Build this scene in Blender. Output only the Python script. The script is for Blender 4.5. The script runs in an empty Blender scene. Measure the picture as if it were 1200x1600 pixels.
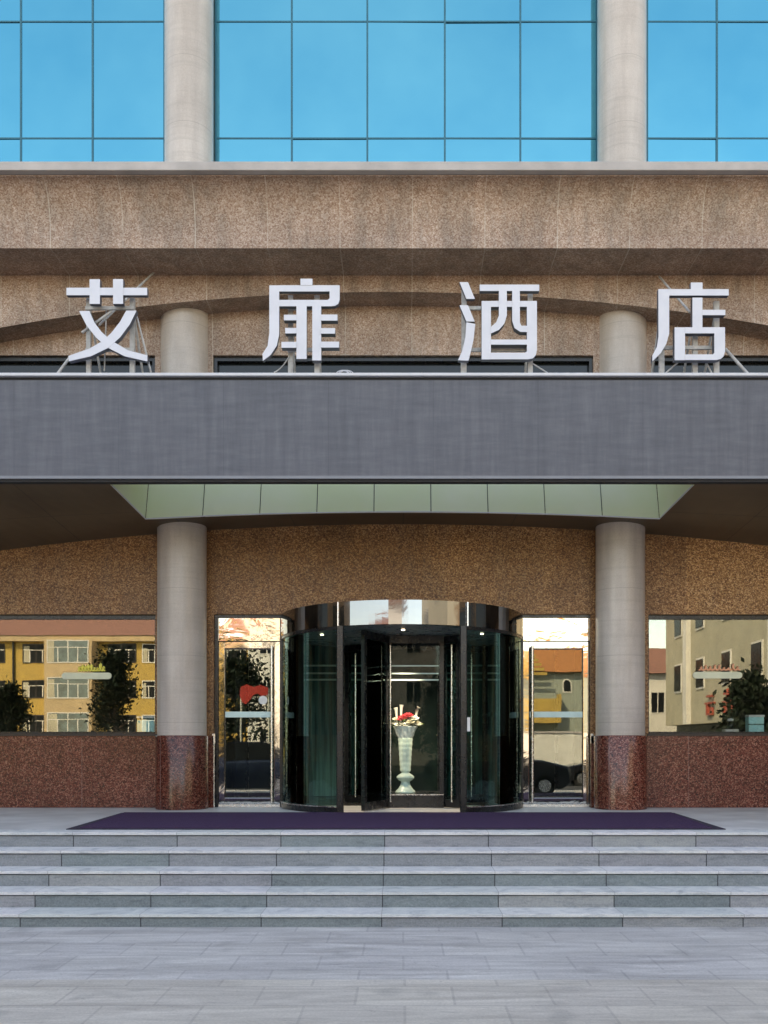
import bpy, bmesh, math, random
from mathutils import Vector
random.seed(7)
R = math.radians
sc = bpy.context.scene
COL = sc.collection
# ------------------------------------------------------------------ camera, sky, sun, exposure
F = 1450.0                 # focal length in photo pixels
HX, HY = 630.0, 1163.0     # vanishing point in the photo
CZ = 1.65
cam = bpy.data.cameras.new('camera'); co = bpy.data.objects.new('camera', cam); COL.objects.link(co)
co.location = (0, 0, CZ); co.rotation_euler = (R(90), 0, 0)
cam.sensor_width = 36; cam.sensor_height = 36; cam.sensor_fit = 'VERTICAL'; cam.lens = F/1600*36
cam.shift_x = -(HX-600)/1600; cam.shift_y = (HY-800)/1600
cam.clip_start = 0.05; cam.clip_end = 900
sc.camera = co
sc.render.resolution_x = 768; sc.render.resolution_y = 1024
SUNV = Vector((-0.42, 0.62, 0.66)).normalized()
w = bpy.data.worlds.new('World'); sc.world = w; w.use_nodes = True
nt = w.node_tree; nt.nodes.clear()
sky = nt.nodes.new('ShaderNodeTexSky'); sky.sky_type = 'NISHITA'; sky.sun_disc = False
sky.sun_elevation = math.asin(SUNV.z); sky.sun_rotation = math.atan2(SUNV.x, SUNV.y)
sky.air_density = 1.0; sky.dust_density = 0.6; sky.ozone_density = 1.2
bg = nt.nodes.new('ShaderNodeBackground'); bg.inputs[1].default_value = 0.15
wo = nt.nodes.new('ShaderNodeOutputWorld')
nt.links.new(sky.outputs[0], bg.inputs[0]); nt.links.new(bg.outputs[0], wo.inputs[0])
sl = bpy.data.lights.new('sun', 'SUN'); sl.energy = 2.0; sl.angle = R(0.5); sl.color = (1, 0.94, 0.85)
so = bpy.data.objects.new('sun', sl); COL.objects.link(so)
so.rotation_euler = (-SUNV).to_track_quat('-Z', 'Y').to_euler(); so.location = (-20, 40, 40)
sc.view_settings.view_transform = 'Standard'; sc.view_settings.look = 'None'
sc.view_settings.gamma = 1; sc.view_settings.use_curve_mapping = False
sc.view_settings.exposure = 2.2
sc.view_settings.use_white_balance = True
sc.view_settings.white_balance_temperature = 10200
sc.view_settings.white_balance_tint = 15
sc.cycles.max_bounces = 10; sc.cycles.transparent_max_bounces = 16

# ------------------------------------------------------------------ measuring
def X(px, d): return (px-HX)*d/F
def Z(py, d): return CZ+(HY-py)*d/F
# ------------------------------------------------------------------ materials
class NB:
    def __init__(s, name):
        s.m = bpy.data.materials.new(name); s.m.use_nodes = True
        s.t = s.m.node_tree; s.t.nodes.clear()
        s.out = s.t.nodes.new('ShaderNodeOutputMaterial')
        s.pos = s.n('ShaderNodeNewGeometry').outputs['Position']
    def n(s, k, **kw):
        o = s.t.nodes.new(k)
        for a, b in kw.items(): setattr(o, a, b)
        return o
    def l(s, a, b): s.t.links.new(a, b)
    def val(s, sock, v):
        if isinstance(v, (int, float)): sock.default_value = v
        elif isinstance(v, (tuple, list)): sock.default_value = (*v, 1) if len(v) == 3 and sock.type == 'RGBA' else v
        else: s.l(v, sock)
    def scale(s, v, src=None):
        o = s.n('ShaderNodeVectorMath', operation='MULTIPLY'); s.l(src or s.pos, o.inputs[0]); o.inputs[1].default_value = v
        return o.outputs[0]
    def noise(s, sc_, det=4, rough=.55, vec=None, dist=0):
        o = s.n('ShaderNodeTexNoise'); s.l(vec or s.pos, o.inputs['Vector'])
        o.inputs['Scale'].default_value = sc_; o.inputs['Detail'].default_value = det
        o.inputs['Roughness'].default_value = rough; o.inputs['Distortion'].default_value = dist
        return o.outputs[0]
    def voro(s, sc_, vec=None):
        o = s.n('ShaderNodeTexVoronoi'); s.l(vec or s.pos, o.inputs['Vector']); o.inputs['Scale'].default_value = sc_
        r = s.n('ShaderNodeSeparateColor'); s.l(o.outputs['Color'], r.inputs[0])
        return r.outputs[0], o.outputs['Distance'], r.outputs[1]
    def ramp(s, f, stops, interp='LINEAR'):
        o = s.n('ShaderNodeValToRGB'); s.l(f, o.inputs[0]); cr = o.color_ramp; cr.interpolation = interp
        while len(cr.elements) < len(stops): cr.elements.new(.5)
        for e, (p, c) in zip(cr.elements, stops): e.position = p; e.color = (*c, 1)
        return o.outputs[0]
    def mix(s, f, a, b, mode='MIX'):
        o = s.n('ShaderNodeMix', data_type='RGBA', blend_type=mode)
        s.val(o.inputs[0], f); s.val(o.inputs[6], a); s.val(o.inputs[7], b); return o.outputs[2]
    def math(s, op, a, b=0, c=None):
        o = s.n('ShaderNodeMath', operation=op); s.val(o.inputs[0], a); s.val(o.inputs[1], b)
        if c is not None: s.val(o.inputs[2], c)
        return o.outputs[0]
    def axis(s, i):
        o = s.n('ShaderNodeSeparateXYZ'); s.l(s.pos, o.inputs[0]); return o.outputs[i]
    def joint(s, i, pitch, off, width):
        a = s.math('SUBTRACT', s.axis(i), off); a = s.math('DIVIDE', a, pitch); a = s.math('FRACT', a)
        a = s.math('SUBTRACT', a, .5); a = s.math('ABSOLUTE', a)
        return s.math('GREATER_THAN', a, .5-width/pitch/2)
    def rng(s, f, a, b, lo=0.3, hi=.7):
        o = s.n('ShaderNodeMapRange'); s.l(f, o.inputs[0]); o.inputs[1].default_value = lo; o.inputs[2].default_value = hi
        o.inputs[3].default_value = a; o.inputs[4].default_value = b; return o.outputs[0]
    def bump(s, h, st=.3, dist=.01):
        o = s.n('ShaderNodeBump'); s.l(h, o.inputs['Height']); o.inputs['Strength'].default_value = st
        o.inputs['Distance'].default_value = dist; return o.outputs[0]
    def bsdf(s, col, rough=.6, metal=0, spec=.5, normal=None, coat=0, **kw):
        p = s.n('ShaderNodeBsdfPrincipled'); s.val(p.inputs['Base Color'], col); s.val(p.inputs['Roughness'], rough)
        s.val(p.inputs['Metallic'], metal); s.val(p.inputs['Specular IOR Level'], spec)
        p.inputs['Coat Weight'].default_value = coat
        if normal is not None: s.l(normal, p.inputs['Normal'])
        for a, b in kw.items(): s.val(p.inputs[a.replace('_', ' ')], b)
        s.l(p.outputs[0], s.out.inputs[0]); return p
M = {}
def plain(name, col, rough=.6, metal=0, var=.12, nscale=6, spec=.5, bump=0):
    b = NB(name); f = b.noise(nscale, 5)
    c = b.mix(1, col, b.ramp(f, [(.3, (1-var,)*3), (.7, (1+var*.4,)*3)]), 'MULTIPLY')
    r = b.rng(f, max(0, rough-.08), min(1, rough+.08))
    b.bsdf(c, r, metal, spec, b.bump(b.noise(nscale*8, 3), bump, .003) if bump else None); M[name] = b.m; return b.m

def stone_speckle(name, stops, sc_, rough, big=(.70, 1.16), jx=None, jz=None, jcol=(.5, .43, .36), jamt=.5, coat=0, bump=.25, dirt=None, sv=((.80, .74, .72), (1.16, 1.14, 1.12))):
    b = NB(name)
    v, d, v2 = b.voro(sc_, b.scale((1, 1, 1)))
    n1 = b.noise(sc_*1.6, 3, .7)
    n2 = b.noise(sc_*.5, 3, .7); f = b.math('ADD', b.math('MULTIPLY', v, .5), b.math('MULTIPLY', b.math('ADD', n1, n2), .25))
    c = b.ramp(f, stops)
    lg = b.noise(1.1, 4, .6)
    c = b.mix(1, c, b.ramp(lg, [(.3, (big[0], big[0]*.98, big[0]*.94)), (.7, (big[1],)*3)]), 'MULTIPLY')
    # tone differs from slab to slab
    if jx:
        a = b.math('FLOOR', b.math('DIVIDE', b.math('SUBTRACT', b.axis(0), jx[1]), jx[0]))
        wn = b.n('ShaderNodeTexWhiteNoise', noise_dimensions='1D'); b.l(a, wn.inputs['W'])
        c = b.mix(1, c, b.ramp(wn.outputs[0], [(0, sv[0]), (1, sv[1])]), 'MULTIPLY')
    if dirt:
        st = b.noise(3.0, 5, .7, b.scale((1.6, 1.6, .25)))
        c = b.mix(b.rng(st, 0, dirt, .45, .75), c, (.12, .10, .085))
    for i, j in ((0, jx), (2, jz)):
        if j:
            m = b.math('MULTIPLY', b.joint(i, j[0], j[1], j[2]), b.rng(b.noise(2.3, 3), 0.1, jamt*1.5))
            c = b.mix(m, c, jcol)
    b.bsdf(c, b.rng(n1, rough*.8, rough*1.2), 0, .5, b.bump(f, bump, .004), coat); M[name] = b.m

stone_speckle('tile_upper', [(.2, (.23, .12, .08)), (.42, (.37, .24, .175)), (.6, (.47, .345, .28)), (.8, (.60, .49, .43))], 72, .5,
              jx=(.93, .12, .012), jcol=(.60, .55, .48), dirt=.6, sv=((.95, .93, .92), (1.04, 1.03, 1.02)))
stone_speckle('tile_lower', [(.25, (.11, .038, .012)), (.42, (.27, .118, .040)), (.58, (.41, .205, .078)), (.78, (.70, .44, .23))], 72, .5,
              jx=(1.86, .3, .006), jcol=(.36, .29, .21), jamt=.2, dirt=.25)
stone_speckle('red_granite', [(.25, (.024, .006, .004)), (.42, (.115, .024, .017)), (.58, (.20, .052, .036)), (.78, (.40, .19, .14))], 76, .22,
              jx=(1.23, .36, .010), jcol=(.32, .2, .18), jamt=.5, coat=.0, bump=.05)
def col_mat():
    b = NB('column_stone')
    st = b.noise(5, 6, .65, b.scale((1, 1, .12)))
    c = b.ramp(st, [(.25, (.42, .365, .335)), (.5, (.55, .49, .455)), (.75, (.64, .585, .55))])
    lg = b.noise(1.3, 5, .6)
    c = b.mix(1, c, b.ramp(lg, [(.3, (.80, .765, .73)), (.7, (1.10, 1.08, 1.06))]), 'MULTIPLY')
    fn = b.noise(90, 2)
    c = b.mix(.25, c, b.ramp(fn, [(.3, (.35, .31, .29)), (.7, (.68, .65, .63))]))
    c = b.mix(b.math('MULTIPLY', b.joint(2, .92, 1.95, .008), .4), c, (.22, .19, .17))
    hr = b.noise(5, 5, .7, b.scale((.15, .15, 4)))
    c = b.mix(b.rng(hr, 0, .28, .5, .75), c, (.27, .235, .21))
    b.bsdf(c, .30, 0, .5, b.bump(fn, .06, .002)); M['column_stone'] = b.m
col_mat()
plain('trim_grey', (.24, .25, .28), .45)
plain('lip_metal', (.46, .42, .405), .5, 0, .2, 3)
def fascia_mat():
    b = NB('fascia_panel')
    a = b.noise(2.2, 7, .72, b.scale((1, 1, 7)))
    v = b.noise(2.0, 6, .7, b.scale((6, 1, .5)))
    f = b.math('ADD', b.math('MULTIPLY', a, .5), b.math('MULTIPLY', v, .5))
    c = b.ramp(f, [(.32, (.088, .094, .112)), (.5, (.125, .130, .152)), (.68, (.170, .175, .198))])
    c = b.mix(b.math('MULTIPLY', b.joint(0, 1.22, .35, .006), .5), c, (.07, .075, .09))
    b.bsdf(c, b.rng(f, .45, .65), 0.1, .35, b.bump(f, .06, .01)); M['fascia_panel'] = b.m
fascia_mat()
plain('white_metal', (.66, .66, .70), .4, 0, .08, 8)
plain('letter_face', (.70, .71, .78), .42, 0, .07, 5)
plain('letter_side', (.10, .105, .13), .5)
plain('stand_steel', (.50, .49, .48), .5, 0, .3, 14)
plain('dark_gap', (.018, .018, .02), .7)
plain('black_frame', (.012, .013, .015), .28, .0, .1, 10)
plain('bronze_frame', (.045, .035, .03), .4, .3)
plain('jamb_wood', (.20, .14, .10), .4, .3)
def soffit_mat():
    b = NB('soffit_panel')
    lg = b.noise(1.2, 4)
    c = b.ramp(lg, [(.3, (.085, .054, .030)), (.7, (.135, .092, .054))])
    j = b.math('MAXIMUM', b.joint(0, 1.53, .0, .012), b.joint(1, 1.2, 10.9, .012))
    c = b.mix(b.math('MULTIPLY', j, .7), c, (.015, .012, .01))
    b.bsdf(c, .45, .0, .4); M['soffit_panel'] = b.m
soffit_mat()
def well_mat():
    b = NB('well_panel')
    lg = b.noise(.9, 3)
    c = b.ramp(lg, [(.3, (.84, .90, .60)), (.7, (.92, .94, .74))])
    p = b.bsdf(c, .6, .3, .6); t = b.n('ShaderNodeBsdfTranslucent'); b.l(c, t.inputs[0]); mx = b.n('ShaderNodeMixShader'); mx.inputs[0].default_value = .25
    b.l(p.outputs[0], mx.inputs[1]); b.l(t.outputs[0], mx.inputs[2]); b.l(mx.outputs[0], b.out.inputs[0]); M['well_panel'] = b.m
well_mat()
plain('ceiling_blue', (.16, .20, .23), .3, 0)
def glass(name, tint, refl, tr, rough=.0, wave=0, wsc=1.2, ior=1.5):
    b = NB(name)
    g = b.n('ShaderNodeBsdfGlossy'); g.inputs[0].default_value = (*tint, 1); g.inputs[1].default_value = rough
    t = b.n('ShaderNodeBsdfTransparent'); t.inputs[0].default_value = (*tr, 1)
    lw = b.n('ShaderNodeFresnel'); lw.inputs[0].default_value = ior
    fac = b.math('MAXIMUM', lw.outputs[0], refl)
    if wave:
        nb = b.bump(b.noise(wsc, 2), wave, .02); b.l(nb, g.inputs['Normal'])
    mx = b.n('ShaderNodeMixShader'); b.l(fac, mx.inputs[0]); b.l(t.outputs[0], mx.inputs[1]); b.l(g.outputs[0], mx.inputs[2])
    b.l(mx.outputs[0], b.out.inputs[0]); M[name] = b.m
glass('window_glass', (.95, 1, .93), .15, (.97, .985, .98), wave=.012)
glass('door_glass', (.95, 1, .95), .14, (.86, .92, .90), wave=.02)
glass('drum_glass', (.8, 1, .98), .015, (.72, .90, .89), ior=1.22)
glass('clear_glass', (.9, 1, 1), .008, (.94, .98, .97), ior=1.15)
glass('curved_drum_glass', (.7, 1, .98), .03, (.70, .84, .84), ior=1.25)
def blue_glass():
    b = NB('blue_mirror_glass')
    lg = b.noise(.35, 4, .6)
    c = b.ramp(lg, [(.3, (.045, .40, .52)), (.7, (.10, .50, .58))])
    b.bsdf(c, .03, 1, .5, b.bump(b.noise(1.6, 4), .05, .02)); M['blue_mirror_glass'] = b.m
blue_glass()
plain('blue_mullion', (.005, .13, .19), .4)
def wavy(name, col, st, sc_):
    b = NB(name); b.bsdf(col, .05, 1, .5, b.bump(b.noise(sc_, 3, .5, b.scale((1, 1, 1.6)), .6), st, .03)); M[name] = b.m
wavy('rippled_steel', (.66, .60, .52), .16, 2.4)
wavy('polished_steel', (.66, .64, .60), .05, 3)
wavy('drum_chrome', (.24, .25, .27), .02, 3)
plain('satin_steel', (.80, .80, .80), .25, 1, .05, 20)
plain('pale_glass', (.13, .18, .18), .2, var=.5, nscale=1.5)
plain('dark_glass', (.012, .016, .018), .08)
plain('far_pane', (.010, .012, .014), .3, spec=.12)
def mat_mat():
    b = NB('mat_fibre')
    f = b.noise(160, 3, .8); st = b.noise(3, 4, .6, b.scale((.6, 5, 1)))
    c = b.ramp(f, [(.3, (.040, .020, .050)), (.7, (.125, .072, .145))])
    c = b.mix(b.rng(st, 0, .35), c, (.07, .055, .11))
    b.bsdf(c, .95, 0, .1, b.bump(f, .8, .01)); M['mat_fibre'] = b.m
mat_mat()
plain('mat_edge', (.03, .024, .045), .8)
# step risers: each slab its own tone
def step_mat(name, tones, light):
    b = NB(name)
    k = b.math('FLOOR', b.math('DIVIDE', b.math('ADD', b.axis(0), .19), 1.062))
    zz = b.math('MULTIPLY', b.math('FLOOR', b.math('MULTIPLY', b.axis(2), 7.0)), 17.3)
    wn = b.n('ShaderNodeTexWhiteNoise', noise_dimensions='1D'); b.l(b.math('ADD', k, zz), wn.inputs['W'])
    st = b.noise(4, 7, .7, b.scale((1, 1, 5)), 1.0)
    c = b.mix(1, b.ramp(wn.outputs[0], [(0, tones[0]), (.35, tones[1]), (.7, tones[2]), (1, tones[3])]),
              b.ramp(st, [(.28, (.55, .58, .62)), (.5, (1, 1, 1)), (.72, (1.22, 1.2, 1.16))]), 'MULTIPLY')
    fn = b.noise(60, 4, .7)
    c = b.mix(.25, c, b.ramp(fn, [(.3, (.10, .12, .13)), (.7, (.55, .56, .57))]))
    if not light: c = b.mix(b.joint(0, 1.062, -.19, .010), c, (.05, .055, .065))
    else: c = b.mix(b.math('MULTIPLY', b.joint(0, 1.062, -.19, .006), .5), c, (.14, .14, .15))
    b.bsdf(c, .65, 0, .3, b.bump(st, .2, .006)); M[name] = b.m
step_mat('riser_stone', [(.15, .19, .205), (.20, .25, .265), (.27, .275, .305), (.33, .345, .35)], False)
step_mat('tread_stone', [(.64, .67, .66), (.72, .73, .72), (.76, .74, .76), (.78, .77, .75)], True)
def paving(name, c1, c2, bw, bh, mort, off=0):
    b = NB(name)
    br = b.n('ShaderNodeTexBrick'); v = b.n('ShaderNodeMapping'); b.l(b.pos, v.inputs[0]); v.inputs['Location'].default_value = (off, .13, 0)
    b.l(v.outputs[0], br.inputs['Vector'])
    br.inputs['Scale'].default_value = 1; br.inputs['Brick Width'].default_value = bw; br.inputs['Row Height'].default_value = bh
    br.inputs['Mortar Size'].default_value = mort; br.inputs['Color1'].default_value = (.95, .95, .96, 1); br.inputs['Color2'].default_value = (1.04, 1.04, 1.03, 1)
    br.inputs['Mortar'].default_value = (.84, .84, .85, 1); br.inputs['Mortar Smooth'].default_value = .3
    st = b.noise(1.6, 8, .68, b.scale((.55, 4.2, 1)), .8)
    c = b.mix(1, b.ramp(st, [(.28, c1), (.72, c2)]), br.outputs[0], 'MULTIPLY')
    fn = b.noise(55, 5, .75)
    c = b.mix(1, c, b.ramp(fn, [(.3, (.84, .84, .85)), (.7, (1.1, 1.1, 1.1))]), 'MULTIPLY')
    sp = b.noise(2.6, 3, .5)
    c = b.mix(b.rng(sp, 0, .3, .60, .75), c, (.14, .14, .145))
    sk = b.noise(5, 6, .75, b.scale((.45, 5, 1)), .5); c = b.mix(b.rng(sk, 0, .55, .58, .74), c, (.17, .165, .17))
    s2 = b.noise(14, 4, .8); c = b.mix(b.rng(s2, 0, .35, .62, .72), c, (.10, .10, .10))
    b.bsdf(c, b.rng(st, .55, .8), 0, .3, b.bump(b.math('ADD', st, fn), .2, .006)); M[name] = b.m
paving('paving_blue', (.36, .345, .34), (.68, .655, .64), .62, .45, .010)
paving('paving_warm', (.38, .345, .31), (.68, .63, .57), .62, .45, .010, .3)
plain('landing_stone', (.60, .59, .58), .5, 0, .25, 2.2, .4, .1)
plain('asphalt', (.06, .06, .062), .85, 0, .3, 3)
plain('dry_soil', (.2, .19, .15), .95, 0, .3, 1)
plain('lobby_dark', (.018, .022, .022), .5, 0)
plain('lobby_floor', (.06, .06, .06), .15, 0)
def teal():
    b = NB('lobby_teal'); f = b.noise(4, 5, .6, b.scale((3.5, 3.5, .12)))
    b.bsdf(b.ramp(f, [(.35, (.006, .018, .018)), (.5, (.03, .10, .095)), (.68, (.10, .28, .26))]), .35); M['lobby_teal'] = b.m
teal()
plain('case_back', (.003, .010, .009), .6, spec=.1)
plain('panel_green', (.36, .52, .33), .5)
plain('yellow_wall', (.50, .33, .09), .8, 0, .15, 1)
plain('peach_wall', (.52, .38, .22), .8, 0, .15, 1)
plain('roof_tile', (.30, .14, .10), .8, 0, .25, 4)
plain('orange_tile', (.50, .19, .06), .7, 0, .2, 4)
plain('grey_green_wall', (.32, .36, .31), .8)
plain('white_wall', (.72, .70, .64), .8, 0, .15, 1.5)
plain('beige_wall', (.46, .42, .31), .8, 0, .18, 1)
plain('car_black', (.008, .008, .010), .12)
plain('car_blue', (.010, .018, .04), .12)
plain('car_red', (.35, .02, .015), .3)
plain('tyre', (.02, .02, .02), .85)
plain('bark', (.10, .07, .05), .9)
def leaf_mat(name, a, c2):
    b = NB(name); b.bsdf(b.ramp(b.noise(3, 4, .7), [(.3, a), (.7, c2)]), .7, 0, .2); M[name] = b.m
leaf_mat('leaf_dark', (.003, .008, .004), (.014, .026, .012)); leaf_mat('leaf_mid', (.05, .09, .02), (.14, .18, .05))
plain('red_paint', (.38, .02, .012), .5); plain('red_sign', (.45, .10, .07), .5)
plain('vase_glaze', (.72, .84, .76), .2, 0, .2, 9); plain('vase_silver', (.82, .84, .84), .22, .0, .3, 25)
plain('petal_red', (.60, .03, .05), .6); plain('petal_white', (.80, .76, .70), .6); plain('petal_cream', (.70, .62, .48), .6)
plain('cyan_card', (.42, .85, .88), .5); plain('white_card', (.78, .78, .76), .5); plain('pale_plate', (.72, .74, .55), .4)
plain('yellow_script', (.90, .80, .15), .5); plain('pink_script', (.95, .42, .25), .5)
plain('frost_strip', (.62, .82, .80), .5)
def emis(name, col, s):
    b = NB(name); e = b.n('ShaderNodeEmission'); e.inputs[0].default_value = (*col, 1); e.inputs[1].default_value = s
    b.l(e.outputs[0], b.out.inputs[0]); M[name] = b.m
emis('lamp_glow', (1, .97, .9), 3)

# ------------------------------------------------------------------ mesh helpers
ORG = {}
class MB:
    def __init__(s): s.v = []; s.f = []; s.sm = []
    def add(s, vs, fs, smooth=False):
        o = len(s.v); s.v += [tuple(p) for p in vs]
        s.f += [tuple(i+o for i in f) for f in fs]; s.sm += [smooth]*len(fs); return s
    def box(s, x0, x1, y0, y1, z0, z1, cham=0):
        if cham:
            return s.prism_z([(x0+cham, y0), (x1-cham, y0), (x1, y0+cham), (x1, y1-cham), (x1-cham, y1), (x0+cham, y1), (x0, y1-cham), (x0, y0+cham)], z0, z1)
        v = [(x0, y0, z0), (x1, y0, z0), (x1, y1, z0), (x0, y1, z0), (x0, y0, z1), (x1, y0, z1), (x1, y1, z1), (x0, y1, z1)]
        return s.add(v, [(0, 3, 2, 1), (4, 5, 6, 7), (0, 1, 5, 4), (1, 2, 6, 5), (2, 3, 7, 6), (3, 0, 4, 7)])
    def prism_z(s, poly, z0, z1):
        n = len(poly); v = [(x, y, z0) for x, y in poly]+[(x, y, z1) for x, y in poly]
        return s.add(v, [tuple(range(n-1, -1, -1)), tuple(range(n, 2*n))]+[(i, (i+1) % n, n+(i+1) % n, n+i) for i in range(n)])
    def prism_y(s, poly, y0, y1):
        n = len(poly); v = [(x, y0, z) for x, z in poly]+[(x, y1, z) for x, z in poly]
        return s.add(v, [tuple(range(n)), tuple(range(2*n-1, n-1, -1))]+[(i, n+i, n+(i+1) % n, (i+1) % n) for i in range(n)])
    def tube(s, pts, r, n=8, cap=True):
        pts = [Vector(p) for p in pts]; rings = []
        rs = r if isinstance(r, (list, tuple)) else [r]*len(pts)
        for i, p in enumerate(pts):
            t = (pts[min(i+1, len(pts)-1)]-pts[max(i-1, 0)]).normalized()
            a = t.cross(Vector((0, 0, 1)) if abs(t.z) < .9 else Vector((1, 0, 0))).normalized(); b = t.cross(a)
            rings.append([p+(a*math.cos(2*math.pi*k/n)+b*math.sin(2*math.pi*k/n))*rs[i] for k in range(n)])
        v = [q for ring in rings for q in ring]; f = []
        for i in range(len(pts)-1):
            for k in range(n): f.append((i*n+k, i*n+(k+1) % n, (i+1)*n+(k+1) % n, (i+1)*n+k))
        s.add(v, f, True)
        if cap: s.add(rings[0], [tuple(range(n-1, -1, -1))]); s.add(rings[-1], [tuple(range(n))])
        return s
    def lathe(s, cx, cy, prof, n=48, a0=0, a1=2*math.pi, smooth=True):
        full = abs(a1-a0-2*math.pi) < 1e-6; m = n if full else n+1
        v = []; f = []
        for r, z in prof:
            for k in range(m):
                a = a0+(a1-a0)*k/n; v.append((cx+r*math.sin(a), cy-r*math.cos(a), z))
        for i in range(len(prof)-1):
            for k in range(n):
                k2 = (k+1) % m; f.append((i*m+k, i*m+k2, (i+1)*m+k2, (i+1)*m+k))
        return s.add(v, f, smooth)
    def arcwall(s, cx, cy, r0, r1, z0, z1, a0, a1, n=32):
        v = []; f = []
        for k in range(n+1):
            a = a0+(a1-a0)*k/n; sa, ca = math.sin(a), math.cos(a)
            for r, z in ((r1, z0), (r1, z1), (r0, z1), (r0, z0)): v.append((cx+r*sa, cy-r*ca, z))
        for k in range(n):
            for j in range(4): f.append((k*4+j, (k+1)*4+j, (k+1)*4+(j+1) % 4, k*4+(j+1) % 4))
        f += [(0, 1, 2, 3), (4*n+3, 4*n+2, 4*n+1, 4*n)]
        return s.add(v, f)
def origin_of(v):
    xs = [p[0] for p in v]; ys = [p[1] for p in v]; zs = [p[2] for p in v]
    return Vector(((min(xs)+max(xs))/2, (min(ys)+max(ys))/2, min(zs)))
def obj(name, mb, mat, parent=None, label=None, cat=None, group=None, kind=None, bevel=0, mats=None, fm=None):
    org = origin_of(mb.v); me = bpy.data.meshes.new(name)
    me.from_pydata([tuple(Vector(p)-org) for p in mb.v], [], mb.f); me.update()
    bm = bmesh.new(); bm.from_mesh(me); bmesh.ops.recalc_face_normals(bm, faces=bm.faces)
    bm.to_mesh(me); bm.free()
    for p, sm in zip(me.polygons, mb.sm): p.use_smooth = sm
    me.materials.append(M[mat])
    for m_ in (mats or []): me.materials.append(M[m_])
    if fm:
        for p in me.polygons: p.material_index = fm(p)
    o = bpy.data.objects.new(name, me); COL.objects.link(o); ORG[o.name] = org
    if parent is not None: o.parent = parent; o.location = org-ORG[parent.name]
    else: o.location = org
    if bevel:
        b = o.modifiers.new('bevel', 'BEVEL'); b.width = bevel; b.segments = 2; b.limit_method = 'ANGLE'
    tag(o, label, cat, group, kind); return o
def tag(o, label=None, cat=None, group=None, kind=None):
    for k, v in (('label', label), ('category', cat), ('group', group), ('kind', kind)):
        if v: o[k] = v
def thing(name, loc, label, cat, group=None):
    o = bpy.data.objects.new(name, None); COL.objects.link(o); o.location = loc; ORG[o.name] = Vector(loc)
    o.empty_display_size = .3; tag(o, label, cat, group); return o
def box(name, b, mat, parent=None, bevel=0, **kw): return obj(name, MB().box(*b), mat, parent, bevel=bevel, **kw)

# ================================================================== SETTING
GZ = .04
LAMPW = 5
obj('pavement', MB().add([(-60, 6.35, GZ), (60, 6.35, GZ), (60, 30, GZ), (-60, 30, GZ)], [(0, 1, 2, 3)]), 'paving_blue', kind='structure')
obj('pavement', MB().add([(-60, -5.5, GZ), (60, -5.5, GZ), (60, 6.35, GZ), (-60, 6.35, GZ)], [(0, 1, 2, 3)]), 'paving_warm', kind='structure')
obj('road', MB().add([(-200, -200, -.08), (200, -200, -.08), (200, 200, -.08), (-200, 200, -.08)], [(0, 1, 2, 3)]), 'asphalt', kind='structure')
box('kerb', (-60, 60, -5.75, -5.5, -.1, GZ+.006), 'tread_stone', kind='structure')
obj('verge', MB().box(-120, 120, -120, -30, -.1, .02), 'dry_soil', kind='structure')

# steps and landing
LX0, LX1 = -12., 12.
edges = [9.5, 9.17, 8.84, 8.51, 8.18]            # distance of each riser face
tops = [.75, .602, .446, .300, .157]
st = thing('entrance_steps', (0, 8.9, GZ), 'wide grey stone entrance steps with five risers below the purple mat', 'steps')
obj('landing', MB().box(LX0, LX1, 9.80, 13.6, .60, .75), 'landing_stone', st)
for i in range(5):
    zb = tops[i+1] if i < 4 else GZ
    y1 = edges[i-1] if i else 9.9
    obj('riser', MB().box(LX0, LX1, edges[i], edges[i]+.06, zb-.03, tops[i]-.040), 'riser_stone', st)
    obj('tread', MB().box(LX0, LX1, edges[i]-.028, (edges[i-1]-.001 if i else 9.799), tops[i]-.028, tops[i]+(0 if i else .002)), 'tread_stone', st, bevel=.004)
def trap_mat():
    p = [(X(105, 9.73)-.02, 9.75), (X(1135, 9.73), 9.75), (X(1053, 12.05), 12.05), (X(190, 12.05), 12.05)]
    m = thing('door_mat', (0, 10.9, .754), 'wide dark purple entrance mat lying on the stone landing in front of the doors', 'mat')
    obj('rubber_border', MB().prism_z(p, .754, .762), 'mat_edge', m)
    q = [(p[0][0]+.13, p[0][1]+.05), (p[1][0]-.13, p[1][1]+.05), (p[2][0]-.05, p[2][1]-.04), (p[3][0]+.05, p[3][1]-.04)]
    obj('pile', MB().prism_z(q, .7625, .772), 'mat_fibre', m)
trap_mat()

# ================================================================== HOTEL
H = thing('hotel_building', (0, 13.5, .75), 'tiled hotel front with blue mirror windows, round stone columns and dark grey canopy', 'building')
BX0, BX1 = -30., 13.
DW = 13.2
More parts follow.
